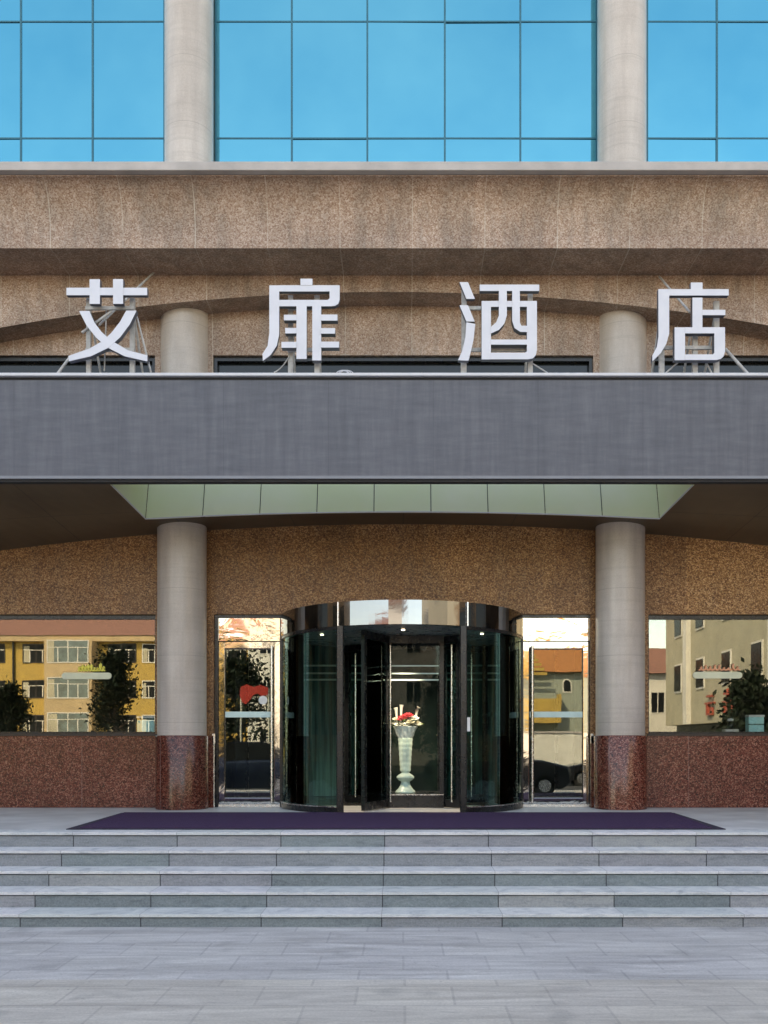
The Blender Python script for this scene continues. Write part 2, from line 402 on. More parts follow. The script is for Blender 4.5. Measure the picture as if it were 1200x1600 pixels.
# ground floor walls
obj('spandrel_wall', MB().box(BX0, BX1, DW, DW+.35, 3.5, 6.15), 'tile_lower', H)
pierL = (X(243, DW), X(334, DW)); pierR = (X(923, DW), X(1013, DW))
obj('pier', MB().box(*pierL, DW+.002, DW+.35, 1.77, 3.5), 'tile_lower', H)
obj('pier', MB().box(*pierR, DW+.002, DW+.35, 1.77, 3.5), 'tile_lower', H)
obj('plinth', MB().box(BX0, pierL[1], DW-.03, DW+.35, .752, 1.77), 'red_granite', H)
obj('plinth', MB().box(pierR[0], BX1, DW-.03, DW+.35, .752, 1.77), 'red_granite', H)
def low_window(x0, x1):
    wn = obj('window', MB().box(x0, x1, DW+.06, DW+.16, 3.44, 3.498).box(x0, x1, DW+.08, DW+.14, 1.80, 1.83)
             .box(x0, x0+.03, DW+.08, DW+.14, 1.83, 3.44).box(x1-.03, x1, DW+.08, DW+.14, 1.83, 3.44), 'black_frame', H)
    obj('pane', MB().box(x0+.03, x1-.03, DW+.10, DW+.108, 1.83, 3.44), 'window_glass', wn)
    obj('sill', MB().box(x0-.02, x1+.02, DW-.05, DW+.2, 1.772, 1.800), 'bronze_frame', wn)
low_window(-11.5, pierL[0]); low_window(pierR[1], 11.5)
obj('end_wall', MB().box(BX0, -11.5, DW+.01, DW+.33, 1.77, 3.5), 'tile_lower', H)
obj('end_wall', MB().box(11.5, BX1, DW+.01, DW+.33, 1.77, 3.5), 'tile_lower', H)
# columns
def column(x, y, z0, z1, r, base=None):
    c = obj('column', MB().lathe(x, y, [(r, z0), (r, z1)], 64), 'column_stone', H)
    if base: obj('base', MB().lathe(x, y, [(base, z0-1.02+.002), (base, z0-.012), (base-.008, z0), (r-.01, z0+.001)], 64), 'red_granite', c)
    return c
CD = 13.0
for px in (284.5, 969): column(X(px, CD), CD, 1.772, 4.80, .338, .362)
UD = 13.1
for px in (290.5, 971): column(X(px, UD), UD, 5.93, 7.85, .345)
for px in (295.5, 971.5): column(X(px, UD), UD, 9.10, 17.0, .338)
# upper wall with ribbon window
obj('upper_wall', MB().box(BX0, BX1, 13.0, 13.35, 7.10, 8.02), 'tile_upper', H)
for a, b_ in ((BX0, -9), (X(245, UD), X(335, UD)), (X(925, UD), X(1015, UD)), (9, BX1)):
    obj('pier', MB().box(a, b_, 13.002, 13.35, 6.15, 7.10), 'tile_upper', H)
for a, b_ in ((-9, X(245, UD)), (X(335, UD), X(925, UD)), (X(1015, UD), 9)):
    wn = obj('ribbon_window', MB().box(a, b_, 13.05, 13.12, 7.04, 7.098).box(a, b_, 13.05, 13.12, 6.15, 6.2)
             .box(a, a+.05, 13.05, 13.12, 6.2, 7.04).box(b_-.05, b_, 13.05, 13.12, 6.2, 7.04).box(a+.05, b_-.05, 13.06, 13.11, 6.80, 6.83), 'black_frame', H)
    obj('pane', MB().box(a+.05, b_-.05, 13.13, 13.14, 6.2, 7.04), 'dark_glass', wn)
# arched beam
def archz(x):
    return 7.793-.0173*min(abs(x+.17), 7.2)**2
xs = [-14+.35*i for i in range(78)]
poly = [(x, archz(x)) for x in xs]+[(xs[-1], 8.02), (xs[0], 8.02)]
m = MB(); n = len(xs)
v = []; f = []
for x in xs: v += [(x, 12.6, archz(x)), (x, 12.6, 8.018), (x, 12.998, 8.018), (x, 12.998, archz(x))]
for i in range(n-1):
    for j in range(4): f.append((i*4+j, (i+1)*4+j, (i+1)*4+(j+1) % 4, i*4+(j+1) % 4))
f += [(0, 1, 2, 3), (4*n-1, 4*n-2, 4*n-3, 4*n-4)]
obj('arched_beam', m.add(v, f), 'tile_upper', H)
# cornice
prof = [(11.92, 8.022), (11.92, 8.18)]+[(11.92-.28*(1-math.cos(R(90*k/16))), 8.18+.61*math.sin(R(90*k/16))) for k in range(1, 17)]
m = MB(); v = []
for x in (BX0, BX1): v += [(x, y, z) for y, z in prof+[(14.2, 8.79), (14.2, 8.022)]]
n = len(prof)+2
m.add(v, [tuple(range(n)), tuple(range(2*n-1, n-1, -1))]+[(i, n+i, n+(i+1) % n, (i+1) % n) for i in range(n)])
m.sm = [False, False]+[1 <= i <= 16 for i in range(n)]
obj('cornice', m, 'tile_upper', H)
obj('cornice_lip', MB().box(BX0, BX1, 11.55, 14.2, 8.797, 8.907), 'lip_metal', H, bevel=.008)
obj('window_kerb', MB().box(BX0, BX1, 12.5, 14.2, 8.909, 9.105), 'lip_metal', H)
# blue mirror curtain wall
GD = 13.32
def curtain(bx0, bx1, cols):
    fr = MB()
    hz = [9.106, 9.17, 10.345, 12.02, 13.70, 15.38, 16.9]
    for k, c in enumerate(cols): 
        w_ = .013
        fr.box(c-w_, c+w_, GD-.014, GD+.03, 9.106, 17.0)
    for h in hz[2:]: fr.box(bx0, bx1, GD-.010, GD+.025, h-.010, h+.010)
    fr.box(bx0, bx1, GD-.012, GD+.025, 9.106, 9.13)
    wn = obj('curtain_window', fr, 'blue_mullion', H)
    g = MB(); zz = [9.13]+hz[2:]
    for i in range(len(cols)-1):
        for j in range(len(zz)-1):
            x0, x1, z0, z1 = cols[i], cols[i+1], zz[j], zz[j+1]
            t = [random.uniform(-.004, .004) for _ in range(4)]
            v = [(x0, GD+t[0], z0), (x1, GD+t[1], z0), (x1, GD+t[2], z1), (x0, GD+t[0]+t[2]-t[1], z1)]
            g.add(v, [(0, 1, 2, 3)])
    obj('mirror_pane', g, 'blue_mirror_glass', wn)
P = lambda L: [X(p, GD) for p in L]
curtain(-9.6, X(258, GD), P([-415, -303, -191, -79, 33, 145, 257]))
curtain(X(335, GD), X(933, GD), P([337, 456, 574, 695, 813, 932]))
curtain(X(1010, GD), 9.6, P([1011, 1120, 1232, 1344, 1456, 1568, 1675]))
# shell behind
obj('shell', MB().box(BX0, BX1, 13.6, 13.9, 4.9, 17.0).box(BX0, BX1, 13.2, 26, 17.01, 17.4).box(BX0, BX0+.3, 13.91, 26, .75, 17.0)
    .box(BX1-.3, BX1, 13.91, 26, .75, 17.0).box(BX0+.31, BX1-.31, 25.7, 26, .75, 17.0).box(BX0+.31, -9.7, 13.25, 13.59, 9.11, 17.0).box(9.7, BX1-.31, 13.25, 13.59, 9.11, 17.0), 'beige_wall', H)
# lobby
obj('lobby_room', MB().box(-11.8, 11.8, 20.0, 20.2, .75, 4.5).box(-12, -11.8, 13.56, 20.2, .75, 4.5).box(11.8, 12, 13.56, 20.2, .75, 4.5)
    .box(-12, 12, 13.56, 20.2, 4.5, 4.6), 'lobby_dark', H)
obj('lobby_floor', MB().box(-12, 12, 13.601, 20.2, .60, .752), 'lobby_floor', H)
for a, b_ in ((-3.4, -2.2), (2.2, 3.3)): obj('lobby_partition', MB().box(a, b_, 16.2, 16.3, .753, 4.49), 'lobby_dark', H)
obj('lobby_panel', MB().box(-1.0, 1.3, 19.9, 19.99, .9, 3.9), 'lobby_teal', H)
obj('lobby_curtain', MB().box(-2.1, -.85, 15.9, 15.94, .76, 4.2), 'lobby_teal', H)
obj('lobby_curtain', MB().box(.75, 2.1, 15.9, 15.94, .76, 4.2), 'lobby_teal', H)
for a in (X(322, 13.6), X(935, 13.6)): obj('lobby_partition', MB().box(a, a+.08, 13.57, 15.5, .753, 4.49), 'lobby_dark', H)

for s_, xa, xb in ((-1, -17.0, -13.2), (1, 13.4, 17.0)):  # unseen wings with windows, added so the drum header mirrors something dark
    wg = obj('added_wing_wall', MB().box(xa, xb, 1.5, 13.15, 1.2, 7.5).box(xa, xb, 13.16, 16, .05, 7.5), 'tile_lower', H)
    obj('added_wing_plinth', MB().box(xa-.03, xb+.03, 1.47, 13.15, GZ, 1.199), 'red_granite', H)
    xf = xb if s_ < 0 else xa
    for yy in (3, 6, 9, 11.8):
        w2 = obj('window', MB().box(xf-.02, xf+.02, yy-1.1, yy+1.1, 1.9, 5.6), 'black_frame', H)
        obj('pane', MB().box(min(xf-.021*s_, xf-.03*s_), max(xf-.021*s_, xf-.03*s_), yy-1, yy+1, 2.0, 5.5), 'dark_glass', w2)
# ------------------------------------------------------------------ canopy
FD = 10.8
can = obj('canopy', MB().box(-11.8, 11.8, FD, FD+.10, 4.772, 5.888), 'fascia_panel', H)
obj('coping', MB().box(-11.83, 11.83, FD-.035, FD+.32, 5.928, 5.962), 'white_metal', can, bevel=.004)
obj('shadow_gap', MB().box(-11.8, 11.8, FD+.02, FD+.10, 5.889, 5.927), 'dark_gap', can)
obj('edge_trim', MB().box(-11.82, 11.82, FD-.018, FD+.10, 4.738, 4.771), 'trim_grey', can)
obj('drip_edge', MB().box(-11.8, 11.8, FD+.01, FD+.10, 4.705, 4.737), 'dark_gap', can)
WX0, WX1, WY0, WY1 = -3.46, 3.44, 10.95, 12.45
def sz(x, y):
    t = (y-10.85)/(13.2-10.85); xx = min(abs(x), 8)
    return 4.718+t*(.062-.0114*xx*xx)
def grid(xa, xb, ya, yb, nx, ny, zf):
    v = [(xa+(xb-xa)*i/nx, ya+(yb-ya)*j/ny, 0) for j in range(ny+1) for i in range(nx+1)]
    v = [(x, y, zf(x, y)) for x, y, _ in v]
    f = [(j*(nx+1)+i, j*(nx+1)+i+1, (j+1)*(nx+1)+i+1, (j+1)*(nx+1)+i) for j in range(ny) for i in range(nx)]
    return v, f
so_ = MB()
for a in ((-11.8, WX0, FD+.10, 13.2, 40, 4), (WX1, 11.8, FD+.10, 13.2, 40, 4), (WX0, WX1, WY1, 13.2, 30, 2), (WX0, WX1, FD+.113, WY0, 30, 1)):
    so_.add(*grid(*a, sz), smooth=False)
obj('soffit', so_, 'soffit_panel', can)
for a, b_ in ((-11.8, WX0-.02), (WX1+.02, 11.8)): obj('canopy_roof', MB().box(a, b_, FD+.10, 13.0, 5.86, 5.90), 'dark_gap', can)
# light well: back wall in nine panels with open joints
for k in range(9):
    x0 = WX0+k*(WX1-WX0)/9+.006; x1 = WX0+(k+1)*(WX1-WX0)/9-.006
    v = [(x0, WY1, sz(x0, WY1)), (x1, WY1, sz(x1, WY1)), (x1, WY1+.34, 5.86), (x0, WY1+.34, 5.86)]
    v += [(a, b+.02, c) for a, b, c in v]
    obj('light_well_panel', MB().add(v, [(0, 1, 2, 3), (4, 7, 6, 5), (0, 4, 5, 1), (1, 5, 6, 2), (2, 6, 7, 3), (3, 7, 4, 0)]), 'well_panel', can)
obj('light_well_reflector', MB().box(WX0, WX1, FD+.102, FD+.112, 4.73, 5.86), 'well_panel', can)  # pale reflector behind the fascia, added to bounce daylight onto the panels
for k in range(1, 9):
    xx = WX0+k*(WX1-WX0)/9; v = []
    for e in (0, .03): v += [(xx-.02, WY1+.04+e, 4.80), (xx+.02, WY1+.04+e, 4.80), (xx+.02, WY1+.364+e, 5.86), (xx-.02, WY1+.364+e, 5.86)]
    obj('light_well_mullion', MB().add(v, [(0, 1, 2, 3), (4, 7, 6, 5), (0, 4, 5, 1), (1, 5, 6, 2), (2, 6, 7, 3), (3, 7, 4, 0)]), 'dark_gap', can)
for xx, s in ((WX0, -1), (WX1, 1)):
    v = []
    for y, yt in ((WY0, WY0), (WY1-.004, WY1+.32)):
        for dx in (0, s*.02): v += [(xx+dx, y, sz(xx, y)), (xx+dx, yt, 5.86)]
    obj('light_well_side', MB().add(v, [(0, 1, 5, 4), (2, 6, 7, 3), (0, 4, 6, 2), (1, 3, 7, 5), (0, 2, 3, 1), (4, 5, 7, 6)]), 'well_panel', can)
tr = []
for i in range(31):
    x = WX0+(WX1-WX0)*i/30; tr.append((x, WY1-.012, sz(x, WY1)+.004))
obj('light_well_trim', MB().tube(tr, .009, 6).tube([(WX0+.01, WY0+.05, sz(WX0, WY0)+.004), (WX0+.01, WY1-.02, sz(WX0, WY1)+.004)], .008, 6)
    .tube([(WX1-.01, WY0+.05, sz(WX1, WY0)+.004), (WX1-.01, WY1-.02, sz(WX1, WY1)+.004)], .008, 6), 'white_metal', can)

# ------------------------------------------------------------------ side doors
def side_door(pa, pb, handle_px, sticker, label):
    d = 13.30; x0, x1 = X(pa, d), X(pb, d)
    fr = MB().box(x0-.09, x0, DW+.05, DW+.2, .754, 3.46).box(x1, x1+.07, DW+.05, DW+.2, .754, 3.46).box(x0-.09, x1+.07, DW+.04, DW+.2, 3.46, 3.498)
    dr = obj('side_door', fr, 'black_frame', H, label=label)
    obj('transom_panel', MB().box(x0, x1, DW+.08, DW+.14, 3.13, 3.459), 'rippled_steel', dr)
    l0, l1, r0, r1 = x0, x0+.085, x1-.085, x1
    zt, zb = 3.12, .80
    obj('leaf_frame', MB().box(l0, l1, DW+.08, DW+.13, zb, zt).box(r0, r1, DW+.08, DW+.13, zb, zt).box(l1, r0, DW+.08, DW+.13, zt-.10, zt).box(l1, r0, DW+.08, DW+.13, zb, zb+.085), 'polished_steel', dr, bevel=.006)
    obj('pane', MB().box(l1, r0, DW+.10, DW+.108, zb+.085, zt-.10), 'door_glass', dr)
    obj('gasket', MB().box(l1, l1+.012, DW+.085, DW+.099, zb+.085, zt-.10).box(r0-.012, r0, DW+.085, DW+.099, zb+.085, zt-.10).box(l1+.012, r0-.012, DW+.085, DW+.099, zt-.112, zt-.10).box(l1+.012, r0-.012, DW+.085, DW+.099, zb+.085, zb+.10), 'black_frame', dr)
    obj('frosted_band', MB().box(l1+.01, r0-.01, DW+.080, DW+.084, Z(1121, d), Z(1112, d)), 'frost_strip', dr)
    hx = X(handle_px, 13.2)
    hb = MB().tube([(hx, DW+.015, .82), (hx, DW+.015, 3.05)], .021, 12)
    for z in (.95, 1.9, 2.9): hb.tube([(hx, DW+.015, z), (hx, DW+.1, z)], .012, 8)
    obj('handle', hb, 'satin_steel', dr)
    obj('threshold', MB().box(x0, x1, DW+.06, DW+.2, .754, .795), 'satin_steel', dr)
    if sticker:
        c = MB(); sx, sz_ = X(411, d), Z(1094, d)
        c.prism_y([(sx+.062*math.cos(a*math.pi/12), sz_+.062*math.sin(a*math.pi/12)) for a in range(24)], DW+.088, DW+.096)
        obj('sticker', c, 'white_card', dr)
side_door(342, 438, 424.5, True, 'hinged glass door left of the drum with round white sticker')
side_door(817, 920, 832, False, 'hinged glass door right of the drum with long bar handle')
for px in (334.5, 924.5):
    x = X(px, DW); obj('jamb_post', MB().tube([(x, DW-.01, .753), (x, DW-.01, 1.72)], .014, 10).box(x-.02, x+.02, DW-.03, DW-.001, 1.66, 1.80), 'satin_steel', H)

# ------------------------------------------------------------------ revolving door
cx, cy, RR = X(628, 13.2), 13.56, 1.73
rv = obj('revolving_door', MB().arcwall(cx, cy, RR-.03, RR+.03, 3.18, 3.49, R(-100), R(100), 72), 'drum_chrome', H, label='glass revolving door drum with polished header')
obj('drum_ceiling', MB().lathe(cx, cy, [(0, 3.20), (RR-.04, 3.20), (RR-.04, 3.24), (0, 3.24)], 64, smooth=False), 'ceiling_blue', rv)
obj('drum_top', MB().lathe(cx, cy, [(0, 3.482), (RR-.031, 3.482)], 64, smooth=False), 'dark_gap', rv)
for a in (528, 731): obj('seam', MB().box(X(a, 12.0)-.006, X(a, 12.0)+.006, 11.99, 12.03, 3.18, 3.49), 'satin_steel', rv)
A0 = 27.5
for s in (-1, 1):
    a0, a1 = sorted((R(A0*s), R(100*s)))
    obj('curved_glass', MB().arcwall(cx, cy, RR-.006, RR+.006, .84, 3.18, a0, a1, 36), 'curved_drum_glass', rv)
    obj('bottom_rail', MB().arcwall(cx, cy, RR-.03, RR+.03, .754, .84, a0, a1, 36), 'black_frame', rv)
    obj('top_rail', MB().arcwall(cx, cy, RR-.02, RR+.02, 3.14, 3.18, a0, a1, 36), 'black_frame', rv)
    obj('stainless_line', MB().arcwall(cx, cy, RR+.031, RR+.036, .83, .842, a0, a1, 36), 'satin_steel', rv)
    for aa, w_ in ((A0, .045), (98, .04)):
        a = R(aa*s); px_, py_ = cx+RR*math.sin(a), cy-RR*math.cos(a)
        obj('post', MB().box(px_-w_, px_+w_, py_-w_, py_+w_, .754, 3.18, .01), 'black_frame', rv)
x = X(732, 12.0); obj('switch', MB().box(x-.02, x+.02, 11.94, 11.99, Z(1143, 12), Z(1121, 12)), 'white_card', rv, bevel=.004)
# rear posts
for a in (150, 210, 180-32+64):
    a = R(a); obj('post', MB().box(cx+RR*math.sin(a)-.04, cx+RR*math.sin(a)+.04, cy-RR*math.cos(a)-.04, cy-RR*math.cos(a)+.04, .754, 3.18), 'black_frame', rv)
# centre show case
s0, s1, sy0, sy1 = X(607, 13.15), X(690, 13.15), 13.15, 13.95
sh = MB()
for xx in (s0, s1):
    for yy in (sy0, sy1): sh.box(xx-.03, xx+.03, yy-.03, yy+.03, .755, 3.19)
sh.box(s0+.03, s1-.03, sy0-.03, sy0+.03, 3.08, 3.19).box(s0+.03, s1-.03, sy1-.03, sy1+.03, 3.08, 3.19)
sh.box(s0-.03, s1+.03, sy0-.032, sy1+.032, .7545, .945)
obj('show_case', sh, 'black_frame', rv)
obj('show_case_pane', MB().box(s0+.03, s1-.03, sy0-.004, sy0+.004, .95, 3.08), 'clear_glass', rv)
obj('show_case_back', MB().box(s0+.03, s1-.03, sy1-.01, sy1, .95, 3.08), 'case_back', rv)
ls = MB()
for py in (1040, 1052, 1062):
    z = Z(py, 13.1); ls.box(s0+.04, s1-.04, sy0-.008, sy0-.005, z-.009, z+.009)
obj('frosted_line', ls, 'frost_strip', rv)
# wings
def wing(p, q, handle_at):
    p = Vector(p); q = Vector(q); t = (q-p).normalized(); nn = Vector((-t.y, t.x)); L = (q-p).length
    def slab(a, b, z0, z1, w_):
        A = p+t*a; B = p+t*b
        return [A+nn*w_, B+nn*w_, B-nn*w_, A-nn*w_], z0, z1
    fr = MB()
    for a, b, z0, z1 in ((0, .07, .76, 3.18), (L-.06, L, .76, 3.18), (.07, L-.06, .76, .87), (.07, L-.06, 3.08, 3.18)):
        pts, u, v_ = slab(a, b, z0, z1, .025); fr.prism_z([tuple(c) for c in pts], u, v_)
    w1 = obj('wing', fr, 'black_frame', rv)
    pts, u, v_ = slab(.07, L-.06, .87, 3.08, .004)
    obj('wing_glass', MB().prism_z([tuple(c) for c in pts], u, v_), 'drum_glass', rv)
    hp = p+t*(L*handle_at)-nn*.07 if nn.y > 0 else p+t*(L*handle_at)+nn*.07
    obj('wing_handle', MB().tube([(hp.x, hp.y, .84), (hp.x, hp.y, 3.04)], .014, 8), 'satin_steel', rv)
wing((X(567, 12.42), 12.42), (X(606, 13.12), 13.12), .92)
wing((X(720, 12.9), 12.95), (X(692, 13.12), 13.2), .3)
wing((X(540, 14.4), 14.4), (s0, 13.9), .3)
wing((X(760, 14.6), 14.6), (s1, 13.9), .4)
vx0 = X(633.5, 13.45)
for a, b in ((630, 12.55), (753, 13.0), (503, 13.1)):
    x = X(a, b)
    pl_ = bpy.data.lights.new('spot_lamp', 'SPOT'); pl_.energy = LAMPW*(11 if a == 630 else 7); pl_.shadow_soft_size = .05; pl_.color = (1, .96, .9)
    pl_.spot_size = R(48 if a == 630 else 95); pl_.spot_blend = .6; po_ = bpy.data.objects.new('spot_lamp', pl_); COL.objects.link(po_); po_.location = (x, b, 3.15)
    po_.rotation_euler = (Vector((vx0, 13.5, 1.5))-Vector((x, b, 3.15))).to_track_quat('-Z', 'Y').to_euler() if a == 630 else (R(15), 0, 0)
    obj('ceiling_spot', MB().lathe(x, b, [(0, 3.192), (.022, 3.192), (.022, 3.199)], 16), 'lamp_glow', rv)
rug = obj('showcase_trim', MB().box(s0-.03, s1+.03, sy0-.036, sy0-.033, .93, .944), 'satin_steel', rv)

# vase and flowers
vx, vy, vz = X(633.5, 13.45), 13.5, .946
va = thing('vase', (vx, vy, vz), 'tall pale green footed vase with a silver collar in the middle of the revolving door', 'vase')
h = .94
prof = [(0, 0), (.150, 0), (.152, .012), (.140, .03), (.11, .055), (.078, .10), (.066, .14), (.066, .155), (.10, .172), (.130, .20), (.132, .22), (.105, .245), (.062, .27), (.055, .285), (.072, .292), (.074, .30)]
obj('foot', MB().lathe(vx, vy, [(r*.98, vz+z*1.06) for r, z in prof], 40), 'vase_glaze', va)
# ribbed body
vv = []; ff = []; nr, na = 26, 48
for i in range(nr+1):
    z = .318+(.80-.318)*i/nr; r = .075+(.105-.075)*i/nr
    for k in range(na):
        a = 2*math.pi*k/na; rr_ = r+.0045*math.sin(6*a+i*.8)*math.cos(6*a-i*.8); vv.append((vx+rr_*math.sin(a), vy-rr_*math.cos(a), vz+z))
for i in range(nr):
    for k in range(na): ff.append((i*na+k, i*na+(k+1) % na, (i+1)*na+(k+1) % na, (i+1)*na+k))
obj('body', MB().add(vv, ff, True), 'vase_glaze', va)
vv = []; ff = []
ring = [(.104, .80), (.118, .83), (.135, .87), (.150, .91), (.172, .955), (.178, .965), (.165, .965), (.12, .90)]
for i, (r, z) in enumerate(ring):
    for k in range(na):
        a = 2*math.pi*k/na; rr_ = r+.006*math.sin(9*a+i*1.6); vv.append((vx+rr_*math.sin(a), vy-rr_*math.cos(a), vz+z))
for i in range(len(ring)-1):
    for k in range(na): ff.append((i*na+k, i*na+(k+1) % na, (i+1)*na+(k+1) % na, (i+1)*na+k))
obj('collar', MB().add(vv, ff, True), 'vase_silver', va)
bq = thing('bouquet', (vx, vy, vz+.90), 'bouquet of red and white flowers with green leaves standing in the tall vase', 'flowers')
def blossom(c, r, mat, npet=9, name='flower', up=(0, -.4, 1)):
    c = Vector(c); u = Vector(up).normalized(); a = u.cross(Vector((1, 0, .1))).normalized(); b = u.cross(a)
    m = MB()
    for layer in range(3):
        rr_ = r*(1-.27*layer); el = .15+.45*layer
        for k in range(npet-layer*2):
            t = 2*math.pi*k/(npet-layer*2)+layer*.5; d_ = a*math.cos(t)+b*math.sin(t); e = u.cross(d_)
            tip = c+d_*rr_*math.cos(el)+u*rr_*math.sin(el)
            mid = c+d_*rr_*.55*math.cos(el*.6)+u*rr_*.5*math.sin(el*.9)
            w_ = rr_*.34
            m.add([c, mid+e*w_, tip+e*w_*.4, tip-e*w_*.4, mid-e*w_], [(0, 1, 2, 3, 4)], True)
    obj(name, m, mat, bq)
zt = vz+.965
for dx, dy, dz, r, mt in ((-.02, -.08, .13, .085, 'petal_red'), (.04, -.07, .155, .08, 'petal_red'), (-.07, -.10, .10, .06, 'petal_red'),
                          (.12, -.06, .11, .085, 'petal_white'), (.07, -.12, .06, .075, 'petal_cream'), (-.14, -.04, .10, .055, 'petal_cream'),
                          (-.10, -.12, .02, .07, 'petal_white'), (.19, -.05, .03, .06, 'petal_white'), (.0, -.13, .02, .07, 'petal_white'), (.16, -.03, .06, .05, 'petal_cream'),
                          (-.15, .0, .04, .055, 'petal_white')):
    blossom((vx+dx, vy+dy, zt+dz), r, mt)
lf = MB()
for k in range(70):
    a = random.uniform(0, 2*math.pi); rr_ = random.uniform(.06, .21); z = zt+random.uniform(-.02, .09)
    c = Vector((vx+rr_*math.cos(a), vy-.03+rr_*math.sin(a)*.6, z)); d_ = Vector((math.cos(a), math.sin(a)*.6, random.uniform(-.3, .6))).normalized(); e = Vector((-d_.y, d_.x, random.uniform(-.4, .4)))
    lf.add([c, c+d_*.035+e*.018, c+d_*.08, c+d_*.035-e*.018], [(0, 1, 2, 3)], True)
obj('leaf_cluster', lf, 'leaf_mid', bq)
for dx, dz, tx in ((-.135, .27, -.02), (-.06, .31, .01), (.17, .28, .05)):
    obj('calla', MB().tube([(vx+dx-tx, vy-.03, zt+.02), (vx+dx-tx*.3, vy-.03, zt+dz*.55), (vx+dx, vy-.035, zt+dz-.04), (vx+dx+tx*.4, vy-.04, zt+dz)], [.010, .015, .022, .032], 10), 'petal_white', bq)
gs = obj('glass_screen', MB().box(-2.6, -2.55, 15.28, 15.32, .753, 4.4).box(2.5, 2.55, 15.28, 15.32, .753, 4.4).box(-2.55, 2.5, 15.28, 15.32, 4.3, 4.4), 'black_frame', H)
for k, py in enumerate((1040, 1052, 1062)):
    z = Z(py, 15.3); obj('frosted_line', MB().box(X(450 if k < 2 else 466, 15.3), X(800, 15.3), 15.295, 15.305, z-.014, z+.014), 'frost_strip', gs)
z = Z(1116, 15.3); obj('frosted_line', MB().box(X(690, 15.3), X(790, 15.3), 15.295, 15.305, z-.035, z+.035), 'lobby_teal', gs)
# stand-in panels for pale green reflections and wall pieces in the lobby
fs = thing('green_panels', (X(555, 17.5), 17.5, .753), 'low pale green stand-in panels in the lobby seen through the drum glass', 'screen')
for i, (a, b) in enumerate(((530, 541), (549, 560), (566, 584))):
    x0, x1 = X(a, 17.5), X(b, 17.5)
    obj('panel', MB().box(x0, x1, 17.5+.05*(i % 2), 17.53+.05*(i % 2), .80, Z(1125, 17.5)), 'panel_green', fs)
    obj('post', MB().box(x1, x1+.04, 17.49, 17.54, .753, Z(1122, 17.5)), 'black_frame', fs)
# objects standing inside the windows
def card(name, pa, pb, ya, yb, d, mat, label, cat):
    t = thing(name, (X((pa+pb)/2, d), d, 1.8), label, cat)
    x0, x1, z0, z1 = X(pa, d), X(pb, d), 1.802, Z(ya, d)
    obj('body', MB().box(x0, x1, d, d+.14, z0, z1-.03), mat, t, bevel=.005)
    obj('lid', MB().box(x0-.006, x1+.006, d-.006, d+.146, z1-.029, z1), 'white_card' if mat == 'cyan_card' else mat, t, bevel=.004)
    return t
t = card('display_box', 214, 241, 1119, 1150, 13.34, 'cyan_card', 'pale cyan box on the sill inside the left window beside the left column', 'box')
obj('band', MB().box(X(214, 13.34)-.001, X(241, 13.34)+.001, 13.333, 13.36, 2.0, 2.03), 'lobby_teal', t)
t = card('display_box', 1170, 1194, 1117, 1150, 13.34, 'cyan_card', 'pale cyan box on the sill inside the right window near the photo edge', 'box')
obj('band', MB().box(X(1170, 13.34)-.001, X(1194, 13.34)+.001, 13.333, 13.36, 1.93, 1.945), 'lobby_teal', t)
obj('window_shelf', MB().box(-11.4, X(243, 13.5), 13.37, 13.66, 1.76, 1.80), 'lip_metal', H)
obj('window_shelf', MB().box(X(1013, 13.5), 11.4, 13.37, 13.66, 1.76, 1.80), 'lip_metal', H)
t = thing('desk_caddy', (X(1142, 13.45), 13.45, 1.801), 'small white caddy with a dark bottle on the sill inside the right window', 'caddy')
x = X(1142, 13.45)
obj('tray', MB().box(x-.10, x+.10, 13.40, 13.55, 1.803, 1.87), 'white_card', t, bevel=.006)
obj('bottle', MB().lathe(x, 13.47, [(0, 1.872), (.045, 1.872), (.045, 1.94), (.02, 1.965), (.02, 1.985), (0, 1.985)], 20), 'black_frame', t)
obj('cap', MB().lathe(x, 13.47, [(.04, 1.986), (.045, 1.99), (.045, 2.02), (0, 2.03)], 20), 'white_card', t)
# script signs fixed to the window glass
def script_sign(pa, pb, py, sa, sb, spy, amp, mat, label):
    d = DW+.085; t = thing('window_sign', (X((pa+pb)/2, d), d, Z(py, d)-.06), label, 'sign', 'script signs on the windows')
    x0, x1, zc = X(pa, d), X(pb, d), Z(py, d); r = .047
    pl = [(x0+r+r*math.cos(a), zc+r*math.sin(a)) for a in [R(90+18*k) for k in range(11)]]+[(x1-r+r*math.cos(a), zc+r*math.sin(a)) for a in [R(-90+18*k) for k in range(11)]]
    obj('plate', MB().prism_y(pl, d, d+.012), 'pale_plate', t, bevel=.003)
    pts = []; u0, u1, zz = X(sa, d), X(sb, d), Z(spy, d)
    n_ = 90; rnd = random.Random(3)
    am = [rnd.uniform(.4, 1.3) for _ in range(14)]
    for k in range(n_+1):
        q = k/n_; ph = q*9*2*math.pi
        pts.append((u0+(u1-u0)*q+.018*math.sin(ph), d-.003, zz+amp*1.25*am[int(q*9)]*(.5-.5*math.cos(ph))))
    obj('script', MB().tube(pts, .014, 6), mat, t)
script_sign(96, 174, 1056, 122, 164, 1048, .07, 'yellow_script', 'pale rounded bar sign with yellow script on the left window')
script_sign(1083, 1160, 1055, 1092, 1156, 1047, .06, 'pink_script', 'pale rounded bar sign with pink orange script on the right window')

